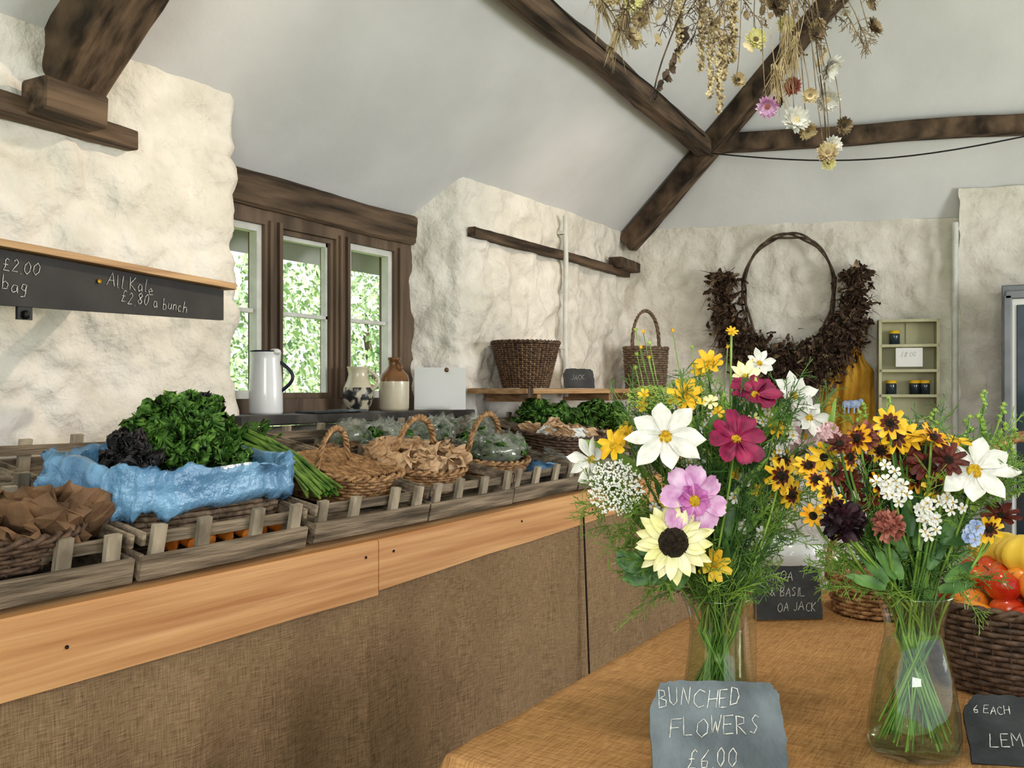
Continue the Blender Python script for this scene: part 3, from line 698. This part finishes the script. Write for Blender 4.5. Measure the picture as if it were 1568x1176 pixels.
def umbel(b,c,n,R_,m,ms,seed):
    r=random.Random(seed); q=basis(n); c=V(c)
    for k in range(70):
        g=k*2.4; rr=R_*math.sqrt((k+.5)/70); p=c+q@V((rr*math.cos(g),rr*math.sin(g),.22*R_*(1-(rr/R_)**2)))
        b.tube([c+q@V((0,0,-R_*.6)),p],.0006,ms,3,caps=False)
        for j in range(10):
            o=q@V((r.gauss(0,R_*.055),r.gauss(0,R_*.055),r.uniform(0,.003))); qq=basis(n,r.random()*6)
            s_=R_*.05; b.add([p+o+qq@V(x)*s_ for x in ((1,0,0),(.3,.3,.2),(0,1,0),(-.3,.3,.2),(-1,0,0),(-.3,-.3,.2),(0,-1,0),(.3,-.3,.2))],[tuple(range(8))],m,False)
def pom(b,c,n,R_,m,seed,cnt=70):
    r=random.Random(seed); c=V(c); n=V(n).normalized()
    b.ball(c,R_*.6,m,8)
    for k in range(cnt):
        d=V((r.gauss(0,1),r.gauss(0,1),r.gauss(0,1))).normalized()
        if d.dot(n)<-.4: d=-d
        q=basis(d,r.random()*6); petal(b,c+d*R_*.5,q,0,0,R_*.45,R_*.14,m,.9,2,3,r.random())
def feather(b,p,d,L_,m,r,n=9,fine=.0007):
    d=V(d).normalized(); pts=[p]; q=p
    for i in range(5):
        d=(d+V((r.gauss(0,.1),r.gauss(0,.1),r.gauss(-.03,.1)))).normalized(); q=q+d*L_/5; pts.append(q)
    b.tube(pts,[fine*2]*3+[fine*1.4]*3,m,3,caps=False)
    for i in range(n):
        t=(i+1)/(n+1)*5; k=int(t); o=pts[k].lerp(pts[min(5,k+1)],t-k)
        for s_ in (-1,1):
            e=(d*.7+V((r.gauss(0,.6),r.gauss(0,.6),r.gauss(0,.6)))).normalized(); l2=L_*.3*r.uniform(.6,1.1); f=o+e*l2
            b.tube([o,o+e*l2*.5+V((0,0,.002)),f],fine,m,3,caps=False)
            for h in (.4,.7):
                g=(e+V((r.gauss(0,.7),r.gauss(0,.7),r.gauss(0,.7)))).normalized(); oo=o.lerp(f,h); b.tube([oo,oo+g*l2*.4],fine*.9,m,3,caps=False)
def bez(p0,p1,p2,p3,n=10):
    out=[]
    for i in range(n+1):
        t=i/n; s_=1-t; out.append(p0*s_**3+p1*3*s_*s_*t+p2*3*s_*t*t+p3*t**3)
    return out
EYE=V((0,0,1.33))
class Bouquet:
    def __init__(s,x,y,rimz,seed,foot=.05): s.o=V((x,y,.75)); s.rz=rimz; s.b=B(); s.r=random.Random(seed); s.D=x*.866+y*.5; s.ft=foot
    def P(s,dx,dz,fw):   # cm sideways, cm above table, m pulled out toward the viewer
        p=s.o+RT*dx*.01+V((0,0,dz*.01)); return p+(EYE-p)*fw/s.D
    def stem(s,p,rad=.0021,m=None):
        r=s.r; a=r.uniform(0,6.28); q0=r.uniform(.4,1); nk=s.o+V((math.cos(a)*.036*q0,math.sin(a)*.036*q0,s.rz*.76)); dirn=(p-nk)
        a2=a+math.pi+r.uniform(-1.3,1.3); foot=s.o+V((math.cos(a2)*s.ft*r.uniform(.55,1),math.sin(a2)*s.ft*r.uniform(.55,1),.012+r.uniform(0,.04)))
        up=bez(p,p-V((0,0,.05))-dirn*.15,nk+V((dirn.x*.15,dirn.y*.15,.08)),nk,8)
        s.b.tube(up+[nk.lerp(foot,t) for t in (.33,.66,1)],rad,m or (M_stem if r.random()>.4 else M_leaf),6)
    def N(s,dx,dz,up=.25,fwd=1.0): 
        r=s.r; c=s.rz*100+24
        return (-BK*fwd+RT*dx*.045+V((0,0,up+(dz-c)*.02))+V((r.gauss(0,.12),r.gauss(0,.12),r.gauss(0,.12)))).normalized()
    def greens(s,nf,nl,w,zlo,zhi,fwmax=.06,m=None,cx=0):
        r=s.r
        for i in range(nf):
            dx=r.gauss(0,w*.5); dz=r.uniform(zlo,zhi); fw=r.uniform(-.10,fwmax)
            dx=cx+max(-w,min(w,dx))*(.3+.7*(dz-zlo)/(zhi-zlo)); p=s.P(dx,dz,fw); nk=s.o+V((0,0,s.rz-.02)); d=(p-nk).normalized()
            feather(s.b,p-d*.06,d,r.uniform(.08,.14),m or (M_leaf if i%3 else M_stem),r)
            if i%4==0: s.stem(p-d*.05,.0012)
        for i in range(nl):
            dz=r.uniform(zlo,zhi-6); dx=cx+r.gauss(0,w*.4)*(.3+.7*(dz-zlo)/(zhi-zlo)); p=s.P(dx,dz,r.uniform(-.08,fwmax*.5)); d=(p-s.o-V((0,0,s.rz-.06))).normalized()
            ruffle(s.b,p,d+V((r.gauss(0,.4),r.gauss(0,.4),r.gauss(0,.3))),-BK+V((r.gauss(0,.5),r.gauss(0,.5),r.gauss(0,.5))),r.uniform(.05,.10),r.uniform(.006,.014),M_leaf if i%3 else M_leafb,.12,6,4,i)
def vase(b,x,y,H,rr,rb,rw,water=.6):
    c=(x,y,.753); out=[(0,0),(rb*.9,0),(rb,.008),(rb*1.0,.03),(rb*.96,H*.25),(rb*.82,H*.5),(rw,H*.74),(rw*1.04,H*.84),(rr,H)]
    b.lathe(out,M_vase,c,48); b.lathe([(rr,H),(rr+.0018,H+.0012),(rr,H+.003),(rr-.0018,H+.0012),(rr,H)],M_vase,c,48)
    wz=H*water; wp=[(0,.009)]+[(r_-.004,max(z,.009)) for r_,z in out if 0<z<wz]
    z0=[p for p in out if p[1]<=wz][-1]; z1=[p for p in out if p[1]>wz][0]; f=(wz-z0[1])/(z1[1]-z0[1]); rw_=z0[0]+(z1[0]-z0[0])*f-.004
    b.lathe(wp+[(rw_,wz),(0,wz)],M_water,c,40)
def fl(Q,dx,dz,fw,R_,np_,wf,mp,mc,rc,**k):
    p=Q.P(dx,dz,fw); n=k.pop('n',None) or Q.N(dx,dz); flower(Q.b,p,n,R_*.93,np_,wf,mp,mc,rc,**k); Q.stem(p-n*R_*.1)
FR=(-BK+V((0,0,.25))).normalized()
L1=Bouquet(1.68,.552,.21,1,.050)
vase(L1.b,1.68,.552,.215,.061,.062,.047,.7)
fl(L1,-9.1,50,.12,.074,8,.25,M_pw,M_cy,.012,n=(-BK-RT*.1+V((0,0,.65))).normalized(),cup=.12,tip=3)
fl(L1,3.4,49.6,.09,.055,8,.30,M_pm,M_cy,.009,cup=.2)
fl(L1,6.7,57.4,.04,.050,8,.30,M_pm,M_cy,.009,n=V((-.5,-.3,.8)).normalized(),cup=.25)
fl(L1,-4.2,38.7,.13,.066,8,.30,M_pp,M_cy,.010,n=(-BK+RT*.25+V((0,0,.1))).normalized(),cup=.05,m2=M_pp2,m2l=.45)
fl(L1,-7.7,31.4,.14,.074,13,.15,M_pcr,M_ck,.025,n=(-BK*1-RT*.1+V((0,0,.12))).normalized(),cup=.03,tip=1,layers=2)
umbel(L1.b,L1.P(-18,41.1,.09),FR,.046,M_pw,M_stem,1); L1.stem(L1.P(-18,41,.05))
umbel(L1.b,L1.P(-11.1,56.6,.02),V((-.4,-.2,.9)),.05,M_leafb,M_stem,2); L1.stem(L1.P(-11.1,54,.02))
umbel(L1.b,L1.P(-5,58.5,-.03),V((-.4,-.2,.9)),.04,M_leafb,M_stem,7)
fl(L1,-22,46,.03,.045,7,.26,M_pw,M_cy,.009,n=(-BK*.6-RT*.8+V((0,0,.2))).normalized(),cup=.5,tip=3)
fl(L1,-20.5,44,.0,.045,7,.26,M_pw,M_cy,.009,cup=.5,tip=3)
for k,(dx,dz,fw,R_) in enumerate(((11.2,43.1,.07,.034),(13,39.9,.07,.030),(11.8,46,.03,.026))): fl(L1,dx,dz,fw,R_,9,.20,M_py,M_ck,R_*.26,tip=2,m2=M_pbr,cup=.1)
for (dx,dz,fw,R_) in ((-1.4,63.1,-.02,.030),(-5.4,57.2,.02,.036),(-18.3,48.5,.05,.033),(-.4,27.5,.06,.032),(10.4,51.7,.03,.022),(2.6,68.6,-.03,.013),(-3,62,-.05,.02),(-16,50.5,.0,.025),(9,41,.02,.02),(14.5,44.5,.02,.022)):
    fl(L1,dx,dz,fw,R_,8,.22,M_py,M_cy,R_*.22,tip=2,cup=.3)
for (dx,dz,fw,R_,m) in ((4.9,60.6,-.02,.036,M_pcr),(13.5,57.1,.0,.05,M_pw),(16.2,53.4,.01,.042,M_pw),(15.3,50.2,.0,.036,M_ppl),(14,47,-.02,.03,M_ppl),(7.5,63,-.06,.03,M_pw)):
    fl(L1,dx,dz,fw,R_,8,.24,m,M_cy,R_*.2,cup=.35,tip=3)
for k in range(14):
    p=L1.P(L1.r.uniform(-16,10),L1.r.uniform(58,70),-.04); pom(L1.b,p,(0,0,1),.005,M_leafb if k%2 else M_py,k,14); L1.stem(p,.0009)
for k in range(50):
    dx=L1.r.uniform(-14,15); dz=L1.r.uniform(33,58); p=L1.P(dx,dz,.03); flower(L1.b,p,L1.N(dx,dz),L1.r.uniform(.009,.015),6,.3,(M_py,M_pw,M_pcr,M_pw)[k%4],M_cy,.003,seed=k,cup=.3)
L1.greens(190,150,19,22,57)
for (dx,dz) in ((-16,34),(-20,38),(-24,41),(-14,30),(-12,26),(14,37),(15,40),(-4,24),(3,24)):
    for j in range(6):
        p=L1.P(dx*.6,dz-3,.03); feather(L1.b,p,(L1.P(dx,dz,.05)-p)+V((L1.r.gauss(0,.03),L1.r.gauss(0,.03),L1.r.gauss(0,.03))),.11,M_stem,L1.r)
for j in range(14): ruffle(L1.b,L1.P(L1.r.uniform(-13,-5),L1.r.uniform(24,29),.08),(-RT*L1.r.uniform(.2,1)+V((0,0,L1.r.uniform(-.5,.5)))),-BK,.05,.014,M_leaf,.3,6,5,j)
L1.b.build('flower_vase')
R1=Bouquet(1.69,.228,.25,2,.058)
vase(R1.b,1.69,.228,.25,.058,.072,.045,.7)
fl(R1,9.7,45.2,.10,.066,8,.25,M_pw,M_cy,.012,n=(-BK-RT*.1+V((0,0,.8))).normalized(),cup=.15,tip=3)
rud=[(-14.5,47.5),(-10.5,47.5),(-7.4,45.9),(-3.2,50.6),(0.5,44.2),(-7.9,40.6),(-13.2,40.1),(1,48.5),(-2.1,47.5),(3.7,42.7),(-16.3,38),(-10.5,43.3),(-5.3,48.5),(-15.8,43.8),(-12.5,45),(-1,51),(3,50.5),(5.5,47),(-17,46),(-9,50.5),(14,38),(12,36),(-6,43),(-12,49.5),(-14,42),(-1.5,45.5),(2,46.5),(-4,53)]
for k,(dx,dz) in enumerate(rud):
    fl(R1,dx,dz,R1.r.uniform(.01,.10),R1.r.uniform(.022,.032),9,.19,(M_py,M_por,M_pbr)[(k*7)%3],M_ck,.007,tip=2,m2=M_pbr if k%5 else None,cup=R1.r.uniform(-.1,.3),m2l=R1.r.uniform(.45,.7),n=(-BK+V((R1.r.gauss(0,.45),R1.r.gauss(0,.45),.3+R1.r.gauss(0,.4)))).normalized())
pom(R1.b,R1.P(-11.4,37,.10),FR,.034,M_pdk,4,110); R1.stem(R1.P(-11.4,36,.08))
pom(R1.b,R1.P(-4.2,36.4,.09),FR,.026,M_pru,5,90); R1.stem(R1.P(-4.2,35,.08))
pom(R1.b,R1.P(-8.4,50.8,.03),FR,.026,M_pru,6,90); pom(R1.b,R1.P(-14,51,.0),FR,.022,M_ppl,8,60)
for (dx,dz) in ((-4,43.8),(1,38.5),(4.2,39.6),(-3,42),(2.5,37.5)):
    for j in range(8):
        p=R1.P(dx+R1.r.gauss(0,1.2),dz+R1.r.gauss(0,1.2),.09); flower(R1.b,p,R1.N(dx,dz),.010,5,.30,M_pw,M_cy,.002,seed=j)
    R1.stem(R1.P(dx,dz-1,.08))
for j in range(6): flower(R1.b,R1.P(9.5+R1.r.gauss(0,1),35.7+R1.r.gauss(0,.8),.08),R1.N(9,36),.012,6,.4,M_pbl,M_cy,.002,seed=j)
for (dx,dz) in ((11.6,58),(14.5,56),(9,54),(3.5,55),(16,52),(-4,57),(-8,56)):
    R1.stem(R1.P(dx,dz,-.02),.0015)
    for j in range(14): pom(R1.b,R1.P(dx-.1*j*.5+R1.r.gauss(0,.4),dz-j*.65,-.02+R1.r.gauss(0,.004)),(0,0,1),.005+.0003*j,M_leafb,j,10)
for (dx,dz) in ((2,50.4),(4,49.5),(7,50)): fl(R1,dx,dz,.06,.035,7,.16,M_py,M_cy,.006,n=V((-.2,-.1,1)),tip=1)
R1.greens(130,90,14,25,50)
for (dx,dz) in ((-14,33),(-10,29),(9,32),(15,43),(17,47)):
    for j in range(5):
        p=R1.P(dx*.6,dz-3,.03); feather(R1.b,p,(R1.P(dx,dz,.04)-p)+V((R1.r.gauss(0,.03),R1.r.gauss(0,.03),R1.r.gauss(0,.03))),.09,M_stem,R1.r)
for j in range(14):
    dx=R1.r.uniform(-6,6); ruffle(R1.b,R1.P(dx,R1.r.uniform(25,35),.06),(RT*dx*.1+V((0,0,R1.r.uniform(0,1)))),-BK+V((0,0,.4)),.06,.010,M_leaf,.2,6,5,j)
R1.b.build('flower_vase')
# spare tumbler
b=B(); b.lathe([(0,0),(.026,0),(.03,.004),(.03,.17)],M_vase,(1.90,.575,.753),28); b.build('glass_tumbler')
# fruit basket
b=B(); place(b,2.21,.075,.753,-1.05); wicker(b,.215,.19,.165,15,M_wickd,.82,40,2,None,.04); handle(b,.2,.15,.49,M_wick,'x',.008); b.M=Matrix.Identity(4)
r=random.Random(5)
def fruit(p,R_,m):
    q=basis(V((r.gauss(0,.4),r.gauss(0,.4),1)),r.random()*6); prof=[]
    for i in range(13):
        a=math.pi*i/12; rr=math.sin(a)*R_*(1+.06*math.cos(a)); z=math.cos(a)*R_*.88-(.22*R_*math.exp(-(a/.4)**2)) ; prof.append((rr,z))
    b.lathe(prof,m,p,20,q); b.tube([V(p)+q@V((0,0,R_*.6)),V(p)+q@V((.004,0,R_*1.05))],.0018,M_trunk,5)
for k in range(46):
    g=k*2.4; rr=.17*math.sqrt((k%23+.5)/23); lay=k//23
    fruit((2.21+rr*math.cos(g)*(1-.3*lay),.075+rr*math.sin(g)*(1-.3*lay),.75+.15+.055*lay+.02*(1-rr/.17)),r.uniform(.032,.042),(M_apple,M_apple,M_tom,M_apple)[k%4])
for (x,y_,z) in ((2.17,.085,1.01),(2.25,.02,1.0),(2.27,.14,1.0)):
    rows=[]
    for i in range(9):
        a=math.pi*i/8; rows.append([V((x+math.sin(a)*.055*(1+.1*math.cos(8*t*6.283/32))*math.cos(t*6.283/32),y_+math.sin(a)*.055*(1+.1*math.cos(8*t*6.283/32))*math.sin(t*6.283/32),z+math.cos(a)*.04)) for t in range(32)])
    b.grid(rows,M_squash,True)
b.build('fruit_basket')
b=B(); place(b,2.72,.46,.753,0); wicker(b,.14,.12,.10,9,M_wick,.85,30,2); handle(b,.125,.09,.24,M_wick,'y',.006)
for k in range(30):
    g=k*2.4; rr=.1*math.sqrt((k+.5)/30); b.ball((rr*math.cos(g),rr*math.sin(g),.085),.018,M_brng,8)
b.build('small_wicker_basket')
b=B(); c=(2.78,.70,.753)
b.lathe([(0,0),(.05,0),(.075,.03),(.085,.12),(.09,.16),(.086,.16),(.08,.12),(.07,.035),(0,.01)],M_enam,c,32); jughandle(b,c,RT,.08,.04,.14,.05,M_cream,.008); b.build('enamel_bowl')
# ------------------------------------------------------------------ hanging dried flowers
b=B(); r=random.Random(23); O=V((2.17,.635,0)); Z0=2.2
def H(dx,dz,fw=0):  # cm sideways / cm above eye level
    return O+RT*dx*.01+V((0,0,1.33+dz*.01))-BK*fw
def hang(p,top,m=M_dry,rad=.0010):
    b.tube(bez(top,top.lerp(p,.3)+V((r.gauss(0,.02),r.gauss(0,.02),0)),top.lerp(p,.7)+V((r.gauss(0,.01),r.gauss(0,.01),.02)),p,8),rad,m,4)
b.tube([H(-38,100),H(-15,97),H(8,101),H(30,98)],[.006,.008,.008,.005],M_trunk,8)
for dx in (-30,20): b.tube([H(dx,98),H(dx*.6,285)],.0015,M_cable,4)
def tp(dx): return H(dx,98+r.uniform(-1,1),r.uniform(-.02,.02))
down=lambda:(V((r.gauss(0,.5),r.gauss(0,.5),-1))-BK*.5).normalized()
def sflower(dx,dz,R_,mp,mc):
    p=H(dx,dz,r.uniform(-.05,.06)); n=(-BK+V((r.gauss(0,.35),r.gauss(0,.35),r.uniform(-.6,.3)))).normalized()
    flower(b,p,n,R_,15,.16,mp,mc,R_*.28,cup=.1,tip=1,layers=4,seed=int(dx),flop=.12,lstep=.32,lsh=.13); hang(p-n*.01,tp(dx*.7))
for t_ in ((15.7,71,.034,M_pw,M_straw),(18,66.3,.031,M_pw,M_straw),(9.1,60,.033,M_pw,M_straw),(1.5,79.5,.028,M_pcr,M_dry),(2.7,62.8,.027,M_pp,M_pru),(10,69,.024,M_pru,M_pbr),(-26.7,79,.025,M_straw,M_dry),(26.4,80.6,.026,M_dry,M_dryd),(13.6,59.4,.023,M_straw,M_dry),(20.5,59.4,.023,M_dry,M_dryd),(16.5,53,.026,M_straw,M_dry),(18,55,.024,M_pw,M_dry),(17,51,.018,M_pcr,M_dry),(-2,71,.02,M_straw,M_dryd),(-31,88,.03,M_straw,M_dry),(-27,86,.025,M_pcr,M_dry),(6,87,.03,M_dry,M_dryd),(21,84.5,.018,M_pw,M_dry),(13,78,.02,M_dry,M_dryd),(15,82,.024,M_straw,M_dry),(9,84,.024,M_pcr,M_dry),(-25,83,.022,M_straw,M_dryd),(12,65,.02,M_straw,M_dry),(7,66,.018,M_dryd,M_dryd)): sflower(*t_)
for dx,z1,z0 in ((-9,86,66),(-7,84,62.5),(-6,80,70),(-16,90,76),(-4,88,74),(-11,92,72)):
    for k in range(170):
        t=k/170; p=H(dx+r.gauss(0,.6)*(1-.5*t),z1+(z0-z1)*t,r.gauss(0,.006)); b.ball(p,.0045*r.uniform(.7,1.2),M_straw if k%4 else M_dry,5,jit=.2)
    hang(H(dx,z1),tp(dx))
for dx,dz in ((7,72),(10,76),(-24,88),(-30,80),(8,80),(6,69),(-28,84),(-33,86)):
    p=H(dx,dz); top=tp(dx+r.uniform(-4,4)); hang(p,top,M_straw); d=(p-top).normalized()
    for k in range(34):
        o=p-d*.05*(k/34)+V((r.gauss(0,.003),r.gauss(0,.003),0)); e=(d+V((r.gauss(0,.22),r.gauss(0,.22),r.gauss(0,.1)))).normalized()
        b.tube([o,o+e*.012,o+e*r.uniform(.05,.10)],[.0022,.0014,.0002],M_straw,3,caps=False)
for k in range(52):
    dx=r.uniform(-35,26); dz=r.uniform(76,98); p=H(dx,dz,r.uniform(-.08,.08)); feather(b,p+V((0,0,.06)),down(),.11,M_dry if k%2 else M_dryd,r,8,.0008); hang(p+V((0,0,.06)),tp(dx*.8))
for k in range(46):
    dx=r.uniform(-35,26); p=H(dx,r.uniform(76,94),r.uniform(-.08,.08)); ruffle(b,p,down(),V((r.gauss(0,1),r.gauss(0,1),0)),.03,.007,M_dry if k%2 else M_straw,.5,5,5,k)
for k in range(14):
    dx=-14-k*.6; p=H(dx,82-k*1.2,0); ruffle(b,p,down(),V((1,0,0)),.03,.008,M_dryd,.5,4,4,k); 
hang(H(-22,66),tp(-12),M_dryd,.002); hang(H(17,52),tp(14),M_dryd,.0016)
b.build('hanging_dried_flowers')
# ------------------------------------------------------------------ light
w=bpy.data.worlds.new('sky'); sc.world=w; w.use_nodes=True
bg=w.node_tree.nodes['Background']; bg.inputs[0].default_value=(.90,.95,1.0,1); bg.inputs[1].default_value=1.05
def area(name,loc,tgt,sx,sy,e,col):
    l=bpy.data.lights.new(name,'AREA'); l.shape='RECTANGLE'; l.size=sx; l.size_y=sy; l.energy=e; l.color=col
    o=bpy.data.objects.new(name,l); o.location=loc; o.rotation_euler=(V(tgt)-V(loc)).to_track_quat('-Z','Y').to_euler(); sc.collection.objects.link(o)
def spot(name,loc,tgt,e,col,ang=70,rad=.05):
    l=bpy.data.lights.new(name,'SPOT'); l.energy=e; l.color=col; l.spot_size=math.radians(ang); l.spot_blend=1; l.shadow_soft_size=rad
    o=bpy.data.objects.new(name,l); o.location=loc; o.rotation_euler=(V(tgt)-V(loc)).to_track_quat('-Z','Y').to_euler(); sc.collection.objects.link(o)
area('daylight_fill_right',(4.6,-2.4,1.8),(2.6,2,1.6),1.6,1.2,85,(1,.99,.97))  # added area lamp, soft fill from the open right side; no windows built
area('daylight_fill_behind',(-1.4,-.6,2.0),(4,1,1.4),1.5,1.6,50,(1,.99,.97))  # unseen area lamp added behind the camera as soft fill
spot('track_spot',(3.3,1.0,2.9),(1.6,2.75,1.55),75,(1,.80,.58),72,.04)
spot('track_spot',(4.4,1.1,2.9),(5.4,2.75,1.65),45,(1,.82,.62),76,.04)
spot('track_spot',(1.2,.3,3.6),(2.1,.45,.8),70,(1,.90,.78),60,.12)
s=bpy.data.lights.new('sun','SUN'); s.energy=6; s.angle=.02; s.color=(1,.97,.92)
so=bpy.data.objects.new('sun',s); so.rotation_euler=V((.15,.55,-.82)).to_track_quat('-Z','Y').to_euler(); sc.collection.objects.link(so)
# ------------------------------------------------------------------ camera
cd=bpy.data.cameras.new('camera'); co=bpy.data.objects.new('camera',cd); sc.collection.objects.link(co); sc.camera=co
co.location=(0,0,1.33); cd.sensor_width=36; cd.lens=36*1500/1568
co.rotation_euler=BK.to_track_quat('-Z','Y').to_euler(); cd.shift_y=12/1568; cd.clip_start=.02
try:
    sc.view_settings.view_transform='Standard'; sc.view_settings.look='Medium High Contrast'
except Exception as e: print(e)
